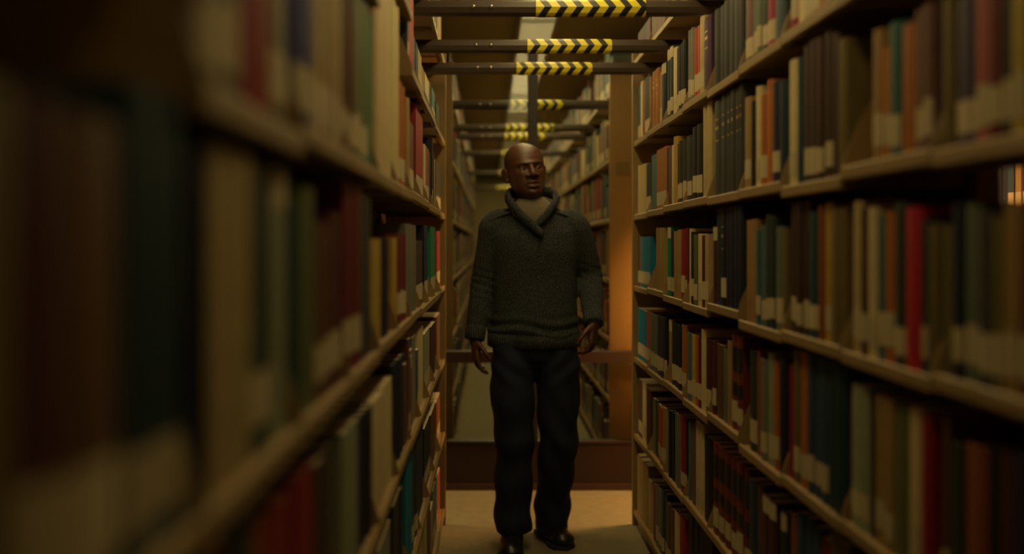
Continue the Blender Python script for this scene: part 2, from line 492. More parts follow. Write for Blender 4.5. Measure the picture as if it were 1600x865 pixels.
R[3] = [(992, 'brown', 365, 'l'), (996, 'blue grey', 368, 'l'), (1000, 'cyan*2', 368, 'l'), (1012, 'gap', 0, ''), (1021, 'tan*2', 355, ''), (1035, 'green', 353, 'tl'), (1044, 'black*2', 358, 'l'), (1050, 'tan*2', 358, ''),
        (1060, 'red', 357, 'l'), (1066, 'dark red', 355, 'l'), (1072, 'cream', 356, ''), (1075, 'black', 360, 'l'), (1081, 'olive green', 364, 'l'), (1086, 'cream', 362, 'l'), (1092, 'maroon', 366, 'l'), (1098, 'beige', 362, 'l'), (1102, 'maroon', 350, 't'),
        (1115, 'dark teal', 318, ''), (1122, 'black', 316, 'lg'), (1130, 'navy*4', 310, ''), (1158, 'gap', 0, ''), (1162, 'tan*2', 340, ''), (1178, 'teal', 355, 'l'), (1184, 'blue grey', 350, 'l'), (1191, 'dark green*2', 333, 'l'), (1206, 'grey green', 350, 'l'),
        (1217, 'olive', 354, ''), (1230, 'dark brown*3', 312, 'l'), (1259, 'dark teal', 330, 'l'), (1275, 'rust', 318, ''), (1282, 'yellow', 314, 'l'), (1293, 'olive*2', 320, ''), (1325, 'beige', 310, 'l'), (1341, 'maroon', 320, 'l'), (1350, 'cream', 322, 'l'), (1363, 'teal', 330, 'l'),
        (1376, 'orange', 324, 'l'), (1391, 'dark green', 315, 'l'), (1409, 'bright red', 320, ''), (1432, 'dark teal', 335, 'l'), (1441, 'olive*2', 345, ''), (1480, 'navy', 315, 'l'), (1498, 'grey green', 318, 'l'), (1520, 'dark grey', 330, 'l'), (1543, 'olive', 335, 'l'),
        (1561, 'tan*2', 310, 'l'), (1588, 'dark red', 312, 'l'), (1612, 'end', 0, '')]
R[2] = [(993, 'cyan*2', 482, 'l'), (1008, 'pink', 485, 'l'), (1014, 'grey green*2', 490, 'l'), (1024, 'plum', 493, 'l'), (1034, 'black', 494, 'l'), (1041, 'tan', 498, 't'), (1046, 'dark green', 500, 'l'), (1050, 'black*2', 505, 'l'), (1062, 'orange brown', 507, 'l'),
        (1070, 'blue grey', 519, 'l'), (1077, 'yellow', 521, 'l'), (1082, 'orange', 522, 'l'), (1086, 'dark red', 525, 'l'), (1091, 'cream', 513, ''), (1098, 'maroon*2', 530, 'l'), (1115, 'brown', 537, ''), (1126, 'grey green', 543, ''), (1132, 'tan', 530, ''), (1138, 'leather red', 522, 'bl'),
        (1155, 'gap', 0, ''), (1165, 'dark green', 543, 'l'), (1177, 'rust', 545, ''), (1184, 'grey', 557, 'l'), (1194, 'pale green', 547, 'l'), (1204, 'orange red', 560, 'l'), (1212, 'navy', 555, ''), (1225, 'crimson', 565, ''), (1235, 'olive', 540, 'l'), (1245, 'orange', 546, 'l'), (1256, 'blue*3', 548, 'l'),
        (1288, 'dark teal*3', 562, ''), (1325, 'pale green', 600, 'l'), (1353, 'black', 612, ''), (1361, 'tan*2', 615, 'l'), (1391, 'olive green', 632, ''), (1412, 'cream', 634, 'l'), (1432, 'crimson', 645, ''), (1450, 'brown', 648, 'l'), (1478, 'dark green', 685, ''), (1502, 'rust', 690, ''),
        (1533, 'black', 690, ''), (1550, 'maroon', 700, ''), (1575, 'navy', 705, ''), (1605, 'end', 0, '')]
R[1] = [(994, 'brown*2', 592, 'l'), (1000, 'cream*2', 596, 'l'), (1006, 'maroon', 607, ''), (1016, 'grey', 620, ''), (1020, 'dark green', 622, ''), (1024, 'orange red', 632, 'l'), (1033, 'tan', 637, 'l'), (1042, 'navy', 640, ''), (1051, 'grey*2', 643, ''), (1059, 'red', 645, 'l'), (1066, 'black*2', 652, 'l'),
        (1072, 'blue grey', 655, ''), (1076, 'mauve', 658, ''), (1084, 'cream', 657, 'l'), (1096, 'black', 682, ''), (1111, 'leather red*6', 706, 'bl'), (1166, 'dark teal', 745, 'l'), (1179, 'brown', 752, ''), (1187, 'maroon', 774, 't'), (1208, 'gap', 0, ''), (1215, 'dark green', 800, 't'), (1230, 'rust', 800, ''),
        (1240, 'blue*3', 806, ''), (1276, 'crimson', 840, 't'), (1289, 'olive*2', 838, ''), (1325, 'end', 0, '')]
R[0] = [(992, 'tan*3', 715, ''), (1009, 'beige', 750, ''), (1017, 'crimson', 755, ''), (1022, 'grey*2', 757, 'l'), (1031, 'blue*2', 766, 'l'), (1039, 'brown*2', 788, 'l'), (1050, 'cream', 797, ''), (1058, 'red', 803, ''), (1067, 'black*6', 812, ''), (1112, 'end', 0, '')]
R[6] = [(988, 'brown', 62, ''), (993, 'maroon*2', 50, ''), (1000, 'navy', 40, ''), (1006, 'maroon', 30, ''), (1012, 'brown*4', 24, ''), (1036, 'cream', 10, 'l'), (1041, 'dark green*2', 8, 'l'), (1052, 'end', 0, '')]
Lf = {}
Lf[4] = [(692, 'dark green', 258, 'l'), (688, 'brown', 250, 'l'), (684, 'cream', 245, ''), (680, 'navy', 238, ''), (675, 'rust', 230, 'l'), (670, 'cream', 222, ''), (666, 'red*2', 165, 'l'), (652, 'brown', 190, 'l'), (644, 'tan', 150, ''), (636, 'orange brown', 130, 'l'),
         (628, 'cream*3', -25, ''), (594, 'beige', -40, ''), (590, 'green', 20, ''), (582, 'olive green*2', -10, 'l'), (560, 'brown', -10, 'l'), (545, 'beige', -40, 'l'), (530, 'tan*2', -40, 'l'), (497, 'royal blue', -60, 'l'), (470, 'olive', -80, 'l'), (434, 'red', -90, ''), (394, 'olive', -120, 'l'), (330, 'brown', -120, ''), (290, 'end', 0, '')]
Lf[5] = [(690, 'dark green', 160, ''), (684, 'teal', 140, 'l'), (679, 'maroon', 130, ''), (675, 'cream', 120, 'l'), (669, 'tan', 110, ''), (664, 'beige', 80, 'l'), (659, 'dark teal*2', 60, ''), (650, 'pink', -10, ''), (643, 'dark red', -20, 'l'), (634, 'beige*3', -60, 'l'), (610, 'end', 0, '')]
Lf[3] = [(691, 'red', 360, 'l'), (684, 'green', 352, 'l'), (673, 'navy', 350, 'l'), (665, 'dark brown', 375, 'tl'), (655, 'grey', 350, ''), (638, 'dark red', 362, 'l'), (625, 'yellow', 368, ''), (612, 'navy', 369, ''), (602, 'yellow', 369, ''), (588, 'dark grey', 300, ''), (570, 'dark red', 262, 'l'), (548, 'maroon', 330, 'l'), (525, 'brown', 340, 'l'),
         (502, 'olive green', 290, ''), (482, 'pale green', 262, 't'), (440, 'dark green', 250, 'l'), (404, 'beige', 225, ''), (340, 'navy', 215, ''), (316, 'dark teal', 140, 'l'), (212, 'brown', 165, 'l'), (110, 'maroon', 140, 'l'), (55, 'olive', 120, ''), (-40, 'end', 0, '')]
Lf[2] = [(691, 'brown*2', 492, ''), (684, 'maroon', 505, ''), (676, 'pale green', 515, 'l'), (666, 'cream', 510, ''), (658, 'grey', 520, ''), (650, 'crimson', 545, 't'), (644, 'brown', 560, ''), (634, 'navy*2', 560, ''), (616, 'cream*2', 605, ''), (586, 'black', 640, ''), (566, 'pale green', 668, ''), (530, 'dark brown', 700, 'l'), (496, 'red*2', 760, 'l'), (410, 'dark green', 760, ''), (370, 'end', 0, '')]
Lf[1] = [(691, 'rust*2', 622, 'l'), (684, 'brown', 640, ''), (676, 'black*2', 660, 'l'), (666, 'navy', 672, ''), (655, 'dark teal', 690, 'l'), (646, 'cyan', 720, ''), (634, 'black', 770, ''), (622, 'grey', 825, ''), (600, 'end', 0, '')]
Lf[0] = [(691, 'orange red', 735, ''), (688, 'blue grey*2', 750, 'l'), (681, 'tan', 790, ''), (677, 'maroon', 790, ''), (672, 'beige*2', 815, ''), (655, 'end', 0, '')]

def room_above(side, row, bay):
    if row == 6: return 0.302
    return min(0.45, 0.276 if row == 5 else 0.45, shelf_z(side, row + 1, bay) - shelf_z(side, row, bay) - 0.036)
def bay_limits(b):
    return YE - (b + 1) * BAY + 0.0085, YE - b * BAY - 0.0085

def u_profile(t, dep, rnd=0.2, board=0.0028):
    """plan of a case binding: rounded spine at x=0, boards running back to x=dep; closed outer and inner path"""
    outer, inner = [], []
    n = 4
    h = t / 2
    bulge = min(0.006, t * rnd)
    outer.append((dep, -h)); inner.append((dep, -h + board))
    for i in range(n + 1):
        a = -1 + 2 * i / n
        outer.append((bulge * a * a, h * a))
        inner.append((bulge * a * a + board, (h - board) * a))
    outer.append((dep, h)); inner.append((dep, h - board))
    return outer, inner

def cover_geo(t, dep, h, sgn):
    o, i = u_profile(t, dep)
    n = len(o)
    v = [(sgn * a, b, 0) for a, b in o] + [(sgn * a, b, h) for a, b in o] + [(sgn * a, b, 0) for a, b in i] + [(sgn * a, b, h) for a, b in i]
    f = []
    for k in range(n - 1):
        f.append((k, k + 1, n + k + 1, n + k))
        f.append((2 * n + k, 3 * n + k, 3 * n + k + 1, 2 * n + k + 1))
        f.append((n + k, n + k + 1, 3 * n + k + 1, 3 * n + k))
        f.append((k, 2 * n + k, 2 * n + k + 1, k + 1))
    f += [(0, n, 3 * n, 2 * n), (n - 1, 3 * n - 1, 4 * n - 1, 2 * n - 1)]
    return v, f

def spine_patch(t, z0, z1, sgn, off=0.0006, frac=0.98):
    o, _ = u_profile(t, 0.1)
    pts = o[1:-1]
    v = [(sgn * (a - off), b * frac, z) for z in (z0, z1) for a, b in pts]
    n = len(pts)
    f = [(k, k + 1, n + k + 1, n + k) for k in range(n - 1)]
    return v, f

N_BOOKS = [0]
def seen_area(side, y0, y1, z, h):
    if y0 < 0.12: return 0.0
    X = 0.70 if side == 'right' else -0.23
    xa, xb = sorted((CX + X * F / y0, CX + X * F / y1))
    xa, xb = max(0, xa), min(1600, xb)
    ym = (y0 + y1) / 2
    ya, yb = max(0, CY - (z + h - CZ) * F / ym), min(865, CY - (z - CZ) * F / ym)
    return max(0, xb - xa) * max(0, yb - ya)
CAND = []
def make_book(side, row, bay, idx, col, y0, y1, h, flags):
    sgn = -1 if side == 'left' else 1
    t = y1 - y0 - 0.0012
    rr = random.Random(hash((side == 'left', row, bay, idx)) & 0xffffff)
    x = LIPX[side] + sgn * (0.0098 + rr.uniform(0, 0.005))
    z = shelf_z(side, row, bay) - 0.0038
    dep = min(0.20, max(0.13, h * 0.68 + rr.uniform(-0.012, 0.012)))
    v, f = cover_geo(t, dep, h, sgn)
    b = obj('book', v, f, book_mat(col), None, False, (x, (y0 + y1) / 2, z))
    tag(b, '%s book, %s in %s bay from far end, %s shelf up, %s range' % (col, ORD[idx + 1], ORD[bay + 1], ORD[row + 1], side),
        'book', 'books on the near shelves')
    bo = 0.0032
    pm = MB()
    xs = sorted((sgn * 0.008, sgn * (dep - 0.004)))
    pm.box(xs[0], xs[1], -t / 2 + bo, t / 2 - bo, 0.003, h - 0.004)
    pm.build('pages', M['pages'], b)
    if 'l' in flags and t > 0.006:
        lh = rr.uniform(0.048, 0.062)
        lz = 0.018 + rr.uniform(0, 0.012)
        v, f = spine_patch(t, lz, lz + lh, sgn)
        obj('spine_label', v, f, M['label'], b)
    if 't' in flags:
        v, f = spine_patch(t, h - 0.045, h - 0.004, sgn); obj('head_band', v, f, M['label'], b)
    if 'g' in flags:
        for q, hh in ((0.80, 0.004), (0.70, 0.010), (0.58, 0.004)):
            v, f = spine_patch(t, h * q, h * q + hh, sgn, frac=0.7); obj('gilt_line', v, f, M['gilt'], b)
    if 'b' in flags:
        for q, hh in ((0.62, 0.26), (0.36, 0.14), (0.10, 0.03)):
            v, f = spine_patch(t, h * q, h * (q + hh), sgn, off=0.0004); obj('black_band', v, f, M['blacktape'], b)
    N_BOOKS[0] += 1

STUFF = []       # (x, y0, y1, z, h, dep, sgn, colour, label?)
names = list(PAL)
COMMON = ['tan', 'beige', 'cream', 'brown', 'dark green', 'navy', 'black', 'maroon', 'dark brown', 'grey', 'olive', 'rust', 'dark teal', 'red', 'grey green', 'charcoal', 'blue grey', 'orange brown', 'mauve', 'blue']
def fill_stuff(side, row, y0, y1, zz, rnd, zmax=0.30, far=False):
    sgn = -1 if side == 'left' else 1
    y = y0
    while y < y1 - 0.012:
        n = rnd.choice((1, 1, 2, 3)); zmax = min(zmax, 0.276) if row == 5 else zmax
        col = rnd.choice(COMMON); t = rnd.uniform(0.016, 0.05); h = rnd.uniform(min(0.19, zmax * 0.7), zmax)
        lab = rnd.random() < 0.6
        for _ in range(n):
            if y + t > y1: t = y1 - y
            if t < 0.008: return
            STUFF.append((LIPX[side] + sgn * (0.0098 + rnd.uniform(0, 0.009)), y, y + t - 0.001, zz - 0.0038, h, rnd.uniform(0.14, 0.2), sgn, col, lab))
            y += t
            if y >= y1 - 0.012: return

for side, DATA in (('right', R), ('left', Lf)):
    for row in range(7):
        bays = {}
        ent = DATA.get(row, [])
        for e, nx in zip(ent[:-1], ent[1:]):
            if e[1] == 'gap':
                ya, yb = sorted((px_depth(side, e[0]), px_depth(side, nx[0])))
                bays.setdefault(int((YE - (ya + yb) / 2) / BAY), []).append((ya, yb, None, 0, ''))
                continue
            ya, yb = px_depth(side, nx[0]), px_depth(side, e[0])
            col, n = (e[1].split('*') + ['1'])[:2]
            n = int(n)
            for q in range(n):
                b1 = yb - (yb - ya) * q / n; b0 = yb - (yb - ya) * (q + 1) / n
                ym = (b0 + b1) / 2
                ppm = F / ((ya + yb) / 2)
                bay = max(0, min(NB_NEAR - 1, int((YE - ym) / BAY)))
                h = (CY - e[2]) / ppm + CZ - shelf_z(side, row, bay)
                h += random.uniform(-0.003, 0.003)
                bays.setdefault(bay, []).append((b0, b1, col, min(room_above(side, row, bay), max(0.13, min(room_above(side, row, bay), h))), e[3]))
        for bay in range(NB_NEAR):
            lo, hi = bay_limits(bay)
            lst = bays.get(bay, [])
            y_used = hi
            idx = 0
            for (b0, b1, col, h, fl) in lst:
                b1 = min(b1, y_used); b0 = max(b0, lo)
                if b1 - b0 < 0.007:
                    continue
                if col is None:
                    y_used = b0; continue
                if b1 - b0 > 0.10:      # too fat for one volume: a set of alike ones
                    n = math.ceil((b1 - b0) / 0.085)
                else:
                    n = 1
                for q in range(n):
                    CAND.append((side, row, bay, idx, col, b1 - (b1 - b0) * (q + 1) / n, b1 - (b1 - b0) * q / n, h, fl))
                    idx += 1
                y_used = b0
            if y_used - lo > 0.03 and not (lst and y_used - lo < 0.05):
                rnd = random.Random(1000 * row + bay + (500 if side == 'left' else 0))
                fill_stuff(side, row, lo, y_used - 0.002, shelf_z(side, row, bay), rnd, min(0.30, room_above(side, row, bay)))
CAND.sort(key=lambda c: -seen_area(c[0], c[5], c[6], ROWZ[c[1]], c[7]))
for c in CAND[:300]:
    make_book(*c)
for c in CAND[300:]:
    sg = 1 if c[0] == 'right' else -1
    STUFF.append((LIPX[c[0]] + sg * 0.02, c[5], c[6] - 0.001, shelf_z(c[0], c[1], c[2]) - 0.0038, c[7], 0.16, sg, c[4], 'l' in c[8]))
for side in ('right', 'left'):
    for row in range(7):
        for b in range(NFB):
            rnd = random.Random(77 + 1000 * row + b + (500 if side == 'left' else 0))
            y1 = YF1 - b * FB - 0.009
            fill_stuff(side, row, YF1 - (b + 1) * FB + 0.009 + (rnd.random() < 0.3) * 0.2, y1, shelf_z(side + 'f', row, b), rnd)

for row in range(7):
    for b in range(NEXT_BAYS):
        rnd = random.Random(9000 + 10 * row + b)
        fill_stuff('next', row, YE - (b + 1) * 0.9 + 0.009, YE - b * 0.9 - 0.009, shelf_z('next', row, b), rnd)

def build_stuff():
    v, f, c = [], [], []
    lab = tuple(M['label'].node_tree.nodes['Hue/Saturation/Value'].inputs['Color'].default_value[:3]) if False else (0.50, 0.41, 0.24)
    pg = (0.62, 0.50, 0.30)
    for (x, y0, y1, z, h, dep, sgn, col, l) in STUFF:
        cc = srgb(PAL[col])
        n = len(v)
        xa, xb = sorted((x, x + sgn * dep))
        xs = x
        v += [(xa, y0, z), (xb, y0, z), (xb, y1, z), (xa, y1, z), (xa, y0, z + h), (xb, y0, z + h), (xb, y1, z + h), (xa, y1, z + h)]
        for k, q in enumerate(BOXF):
            f.append(tuple(i + n for i in q)); c.append(pg if k in (0, 1) else cc)
        if l:
            n = len(v)
            xx = xs - sgn * 0.0007
            v += [(xx, y0 + 0.001, z + 0.02), (xx, y1 - 0.001, z + 0.02), (xx, y1 - 0.001, z + 0.075), (xx, y0 + 0.001, z + 0.075)]
            f.append((n, n + 1, n + 2, n + 3)); c.append(lab)
    m, nt, b = new_mat('mixed_cloth', 0.6)
    at = nt.nodes.new('ShaderNodeAttribute'); at.attribute_name = 'Col'
    nt.links.new(at.outputs['Color'], b.inputs['Base Color'])
    o = obj('shelved_books', v, f, m)
    a = o.data.attributes.new('Col', 'FLOAT_COLOR', 'FACE')
    a.data.foreach_set('color', [t for q in c for t in (*q, 1.0)])
    tag(o, 'remaining rows of small or distant books filling the shelves', 'books', kind='stuff')
build_stuff()
print('BOOKS', N_BOOKS[0], 'stuff', len(STUFF))


# ------------------------------------------------------------------ unseen floor lamp added round the corner of the right range for the orange glow
LX, LY, LZ = 1.36, 4.495, 0.95
lamp = empty('added_floor_lamp', (LX, LY, 0))
tag(lamp, 'unseen floor lamp with a warm globe, added behind the right shelves for orange light', 'lamp')
MB().tube([(0, 0, 0), (0, 0, 0.012), (0, 0, 0.022), (0, 0, 0.03)], [0.11, 0.11, 0.09, 0.02], 28).build('base', M['mullion'], lamp, True)
MB().tube([(0, 0, 0.03), (0, 0, LZ - 0.10)], 0.011, 12).build('pole', M['mullion'], lamp, True)
MB().tube([(0, 0, LZ - 0.11), (0, 0, LZ - 0.075)], [0.03, 0.045], 18).build('collar', M['mullion'], lamp, True)
gm, gnt, gb = new_mat('lamp_globe', 0.4)
gb.inputs['Base Color'].default_value = (0.8, 0.6, 0.35, 1)
gb.inputs['Emission Color'].default_value = (*LAMP_COLOUR, 1)
gb.inputs['Emission Strength'].default_value = 6.0
MB().ball((0, 0, LZ), 0.08, 24, 16).build('globe', gm, lamp, True)
ld = bpy.data.lights.new('bulb', 'POINT'); ld.energy = LAMP_W; ld.color = LAMP_COLOUR; ld.shadow_soft_size = 0.085
lo = bpy.data.objects.new('bulb', ld); COL.objects.link(lo); lo.parent = lamp; lo.location = (0, 0, LZ)

# ------------------------------------------------------------------ the man
from mathutils import noise as mnoise
PX, PY = 0.20, 3.95
M['skin'] = None
def skin_mat():
    m, nt, b = new_mat("skin", 0.46)
    at = nt.nodes.new('ShaderNodeAttribute'); at.attribute_name = 'Col'
    nz = nt.nodes.new('ShaderNodeTexNoise'); nz.inputs['Scale'].default_value = 90; nz.inputs['Detail'].default_value = 5
    tc = nt.nodes.new('ShaderNodeTexCoord'); nt.links.new(tc.outputs['Object'], nz.inputs['Vector'])
    mr = nt.nodes.new('ShaderNodeMapRange'); mr.inputs['To Min'].default_value = 0.82; mr.inputs['To Max'].default_value = 1.18
    nt.links.new(nz.outputs['Fac'], mr.inputs['Value'])
    hs = nt.nodes.new('ShaderNodeHueSaturation'); nt.links.new(at.outputs['Color'], hs.inputs['Color']); nt.links.new(mr.outputs[0], hs.inputs['Value'])
    nt.links.new(hs.outputs[0], b.inputs['Base Color'])
    bp = nt.nodes.new('ShaderNodeBump'); bp.inputs['Strength'].default_value = 0.15; bp.inputs['Distance'].default_value = 0.001
    nt.links.new(nz.outputs['Fac'], bp.inputs['Height']); nt.links.new(bp.outputs[0], b.inputs['Normal'])
    return m
M['skin'] = skin_mat()

def knit_mat(name, rib, depth):
    m, nt, b = new_mat(name, 0.95)
    L = nt.links
    tc = nt.nodes.new('ShaderNodeTexCoord')
    nz = nt.nodes.new('ShaderNodeTexNoise'); nz.inputs['Scale'].default_value = 230; nz.inputs['Detail'].default_value = 3
    L.new(tc.outputs['Object'], nz.inputs['Vector'])
    cr = nt.nodes.new('ShaderNodeValToRGB')
    cr.color_ramp.elements[0].position = 0.36; cr.color_ramp.elements[0].color = (0.010, 0.013, 0.016, 1)
    cr.color_ramp.elements[1].position = 0.66; cr.color_ramp.elements[1].color = (0.078, 0.086, 0.086, 1)
    L.new(nz.outputs['Fac'], cr.inputs[0])
    L.new(cr.outputs[0], b.inputs['Base Color'])
    wv = nt.nodes.new('ShaderNodeTexWave'); wv.wave_type = 'BANDS'; wv.bands_direction = 'X'
    wv.inputs['Scale'].default_value = rib; wv.inputs['Distortion'].default_value = 1.2; wv.inputs['Detail'].default_value = 1
    L.new(tc.outputs['Object'], wv.inputs['Vector'])
    ad = nt.nodes.new('ShaderNodeMath'); ad.operation = 'MULTIPLY_ADD'; ad.inputs[1].default_value = 0.6
    L.new(nz.outputs['Fac'], ad.inputs[0]); L.new(wv.outputs['Fac'], ad.inputs[2])
    bp = nt.nodes.new('ShaderNodeBump'); bp.inputs['Strength'].default_value = depth; bp.inputs['Distance'].default_value = 0.003
    L.new(ad.outputs[0], bp.inputs['Height']); L.new(bp.outputs[0], b.inputs['Normal'])
    return m
M['knit'] = knit_mat('knit_wool', 42, 0.8)
M['rib'] = knit_mat('ribbed_wool', 30, 1.0)
M['denim'] = noise_mat('dark_trouser_cloth', (0.006, 0.012, 0.032), 0.85, 40, 0.25, 0.4, 500)
M['shoe'] = noise_mat('black_shoe_leather', (0.012, 0.010, 0.010), 0.35, 30, 0.2, 0.2, 150)
M['sole'] = noise_mat('shoe_sole', (0.02, 0.018, 0.016), 0.8, 30, 0.2)
M['tee'] = noise_mat('undershirt_cotton', (0.20, 0.165, 0.11), 0.9, 60, 0.1, 0.3, 400)
M['eye'] = noise_mat('eye_white', (0.16, 0.13, 0.11), 0.25, 30, 0.1)
M['iris'] = noise_mat('iris', (0.02, 0.012, 0.008), 0.15, 30, 0.1)

HR = Euler((math.radians(-6), math.radians(-6), math.radians(15))).to_matrix()
HSC = (1.13, 1.06, 1.02)
HC = Vector((-0.036, -0.012, 1.534))          # chin level under the skull
def H(p):
    q = HR @ Vector((p[0] * HSC[0], p[1] * HSC[1], p[2] * HSC[2] - 0.06)) + Vector((0, 0, 0.06))
    return HC + q

def head_shell():
    S = [(-0.008, .018, -.070, -.050), (-0.002, .030, -.084, -.035), (.012, .044, -.093, -.005), (.03, .054, -.094, .025), (.05, .061, -.092, .048), (.075, .067, -.090, .066),
         (.10, .071, -.089, .080), (.125, .073, -.088, .091), (.145, .0745, -.089, .097), (.17, .0745, -.084, .099), (.195, .0705, -.072, .092),
         (.215, .061, -.054, .079), (.231, .046, -.031, .060), (.242, .026, -.006, .038), (.247, .006, .010, .022)]
    arr = np.array(S)
    zs = np.concatenate([np.linspace(-.008, .2, 60), np.linspace(.203, .247, 16)])
    rows = [np.interp(zs, arr[:, 0], arr[:, i]) for i in (1, 2, 3)]
    k = np.array([1, 2, 3, 2, 1]) / 9.0
    rows = [np.convolve(np.pad(r, 2, 'edge'), k, 'valid') for r in rows]
    seg = 72
    v = []
    g = lambda x, c, s_: math.exp(-((x - c) / s_) ** 2)
    for z, hw, f, b in zip(zs, *rows):
        for j in range(seg):
            a = 2 * math.pi * j / seg
            sx, cy = math.sin(a), -math.cos(a)
            e = 0.88
            x = hw * math.copysign(abs(sx) ** e, sx)
            mid = (f + b) / 2 * 0.4
            y = mid + (mid - f if cy < 0 else b - mid) * math.copysign(abs(cy) ** (e if cy < 0 else 0.95), cy)
            if cy < 0.25:
                wgt = min(1.0, (0.25 - cy) / 0.6)
                dy = 0
                for sg in (-1, 1):
                    dy += 0.0125 * g(x, sg * .031, .017) * g(z, .122, .0105)
                    dy -= 0.0065 * g(x, sg * .030, .024) * g(z, .1415, .0075)
                    dy -= 0.0050 * g(x, sg * .047, .016) * g(z, .098, .014)
                    for t in np.linspace(0, 1, 6):
                        dy += 0.0016 * g(x, sg * (.019 + .014 * t), .005) * g(z, .084 - .036 * t, .008)
                    dy -= 0.002 * g(x, sg * .03, .02) * g(z, .108, .005)
                dy -= 0.004 * g(x, 0, .014) * g(z, .138, .012)
                dy -= 0.006 * g(x, 0, .016) * g(z, .012, .013)
                dy += 0.004 * g(x, 0, .022) * g(z, .031, .007)
                dy -= 0.005 * g(x, 0, .028) * g(z, .056, .016)
                for zl in (.165, .178):
                    dy += 0.0008 * g(z, zl, .0025) * g(x, 0, .04)
                y += dy * wgt
            v.append(H((x, y, z)))
    n = len(zs)
    f = [(i * seg + j, i * seg + (j + 1) % seg, (i + 1) * seg + (j + 1) % seg, (i + 1) * seg + j) for i in range(n - 1) for j in range(seg)]
    f += [tuple(reversed(range(seg))), tuple(range((n - 1) * seg, n * seg))]
    return v, f

body = MB()
body.add(*head_shell())
# nose, lips, lids, ears
body.capsule(H((0, -.085, .134)), H((0, -.103, .093)), .0085, .0145)
body.ball(H((0, -.105, .090)), (.0185, .012, .0115))
for sg in (-1, 1):
    body.ball(H((sg * .0185, -.095, .0865)), (.0095, .0115, .0095))
    body.chain([H((sg * .031, -.080, .0515)), H((sg * .016, -.0945, .0575)), H((0, -.0990, .0595))], [.0040, .0066, .0066], 10)
    body.chain([H((sg * .030, -.080, .0485)), H((sg * .015, -.0935, .0405)), H((0, -.0970, .0390))], [.0040, .0076, .0082], 10)
    body.ball(H((sg * .031, -.0695, .1285)), (.0165, .0135, .0075))
    body.ball(H((sg * .031, -.0695, .1125)), (.0155, .0125, .0062))
    body.ball(H((sg * .0785, .014, .112)), (.0085, .020, .033), rot=(0.2, sg * 0.25, sg * -0.5))
    body.ball(H((sg * .0835, .024, .124)), (.006, .012, .018), rot=(0.2, sg * 0.25, sg * -0.6))
    body.ball(H((sg * .0755, .004, .085)), (.007, .010, .012))
# neck, trunk, arms, legs (mostly under the clothes)
body.chain([(-.014, .025, 1.44), (-.018, .02, 1.53), (-.028, .02, 1.60)], [.068, .060, .060], 20)
body.tube([(-.005, 0, z) for z in (.86, .93, 1.05, 1.2, 1.33, 1.41, 1.46)], [(.115, .155), (.115, .16), (.105, .150), (.11, .155), (.11, .165), (.095, .155), (.06, .09)], 24, up=(0, 1, 0))
ARM_L = [(-.165, 0, 1.415), (-.225, .03, 1.165), (-.263, -.03, .925)]
ARM_R = [(.170, 0, 1.415), (.246, .05, 1.195), (.243, -.13, 1.005)]
for A in (ARM_L, ARM_R):
    body.chain(A, [.055, .044, .029], 18)
LEG_L = [(-.085, -.01, .90), (-.095, -.07, .49), (-.094, -.005, .10)]
LEG_R = [(.085, .01, .90), (.095, -.02, .49), (.080, .12, .10)]
for A in (LEG_L, LEG_R):
    body.chain(A, [.082, .056, .040], 18)

def hand(wrist, down, thumb_dir, palm_n, curls, spread):
    w = Vector(wrist); d = Vector(down).normalized()
    t = Vector(thumb_dir); t = (t - d * t.dot(d)).normalized()
    n = d.cross(t)
    if n.dot(Vector(palm_n)) < 0: n = -n
    body.chain([w - d * .02, w + d * .02], [.028, .026], 14)
    for o_, r_ in ((-.026, .0155), (-.009, .0165), (.010, .0165), (.027, .0155)):
        body.capsule(w + d * .022 + t * (o_ * -.75), w + d * .088 - t * o_, .0165, .0125, 12)
    body.ball(w + d * .04 + t * .026 + n * .010, .0185)            # thumb pad
    for k, (o_, ln) in enumerate(((.030, .074), (.0095, .083), (-.0115, .078), (-.0315, .062))):
        p = w + d * .088 + t * o_
        ang = 0.0
        seg = [ln * .46, ln * .31, ln * .25]
        rad = [.0088, .0080, .0074, .0064]
        side = t * (spread * (1.5 - k))
        pts = [p - d * .015]
        q = p
        pts.append(q)
        for s_, c_ in zip(seg, curls):
            ang += math.radians(c_ + k * 3)
            q = q + ((d + side).normalized() * math.cos(ang) + n * math.sin(ang)) * s_
            pts.append(q)
        body.chain(pts, [.0095] + rad, 12)
    p0 = w + d * .028 + t * .030 + n * .006
    p1 = p0 + (d * .62 + t * .62 + n * .35).normalized() * .038
    p2 = p1 + (d * .80 + t * .25 + n * .45).normalized() * .030
    p3 = p2 + (d * .85 + t * .02 + n * .5).normalized() * .022
    body.chain([p0, p1, p2, p3], [.0145, .0108, .0098, .0078], 12)
hand(ARM_L[2], (.05, -.18, -1), (.25, -1, 0), (1, .2, 0), (10, 24, 22), 0.05)
hand(ARM_R[2], (-.06, -.16, -1), (-.45, -1, 0), (-1, .4, 0), (18, 40, 34), 0.03)
bme = body.remesh(0.0028, 3, 0.45)
nv = len(bme.vertices)
co = np.empty(nv * 3); bme.vertices.foreach_get('co', co); co = co.reshape(-1, 3)
inv = np.array(HR.transposed())
hl = ((co - np.array(HC) - np.array([0, 0, .06])) @ inv.T + np.array([0, 0, .06])) / np.array(HSC)
colr = np.tile(np.array([0.100, 0.038, 0.020]), (nv, 1))
inhead = (co[:, 2] > 1.52)
gs = lambda a, c, s_: np.exp(-((a - c) / s_) ** 2)
front = (hl[:, 1] < -.05) & inhead
lips = np.where(front, gs(hl[:, 2], .0505, .0095) * gs(hl[:, 0], 0, .024), 0)[:, None]
colr = colr * (1 - .75 * lips) + np.array([0.085, 0.028, 0.024]) * .75 * lips
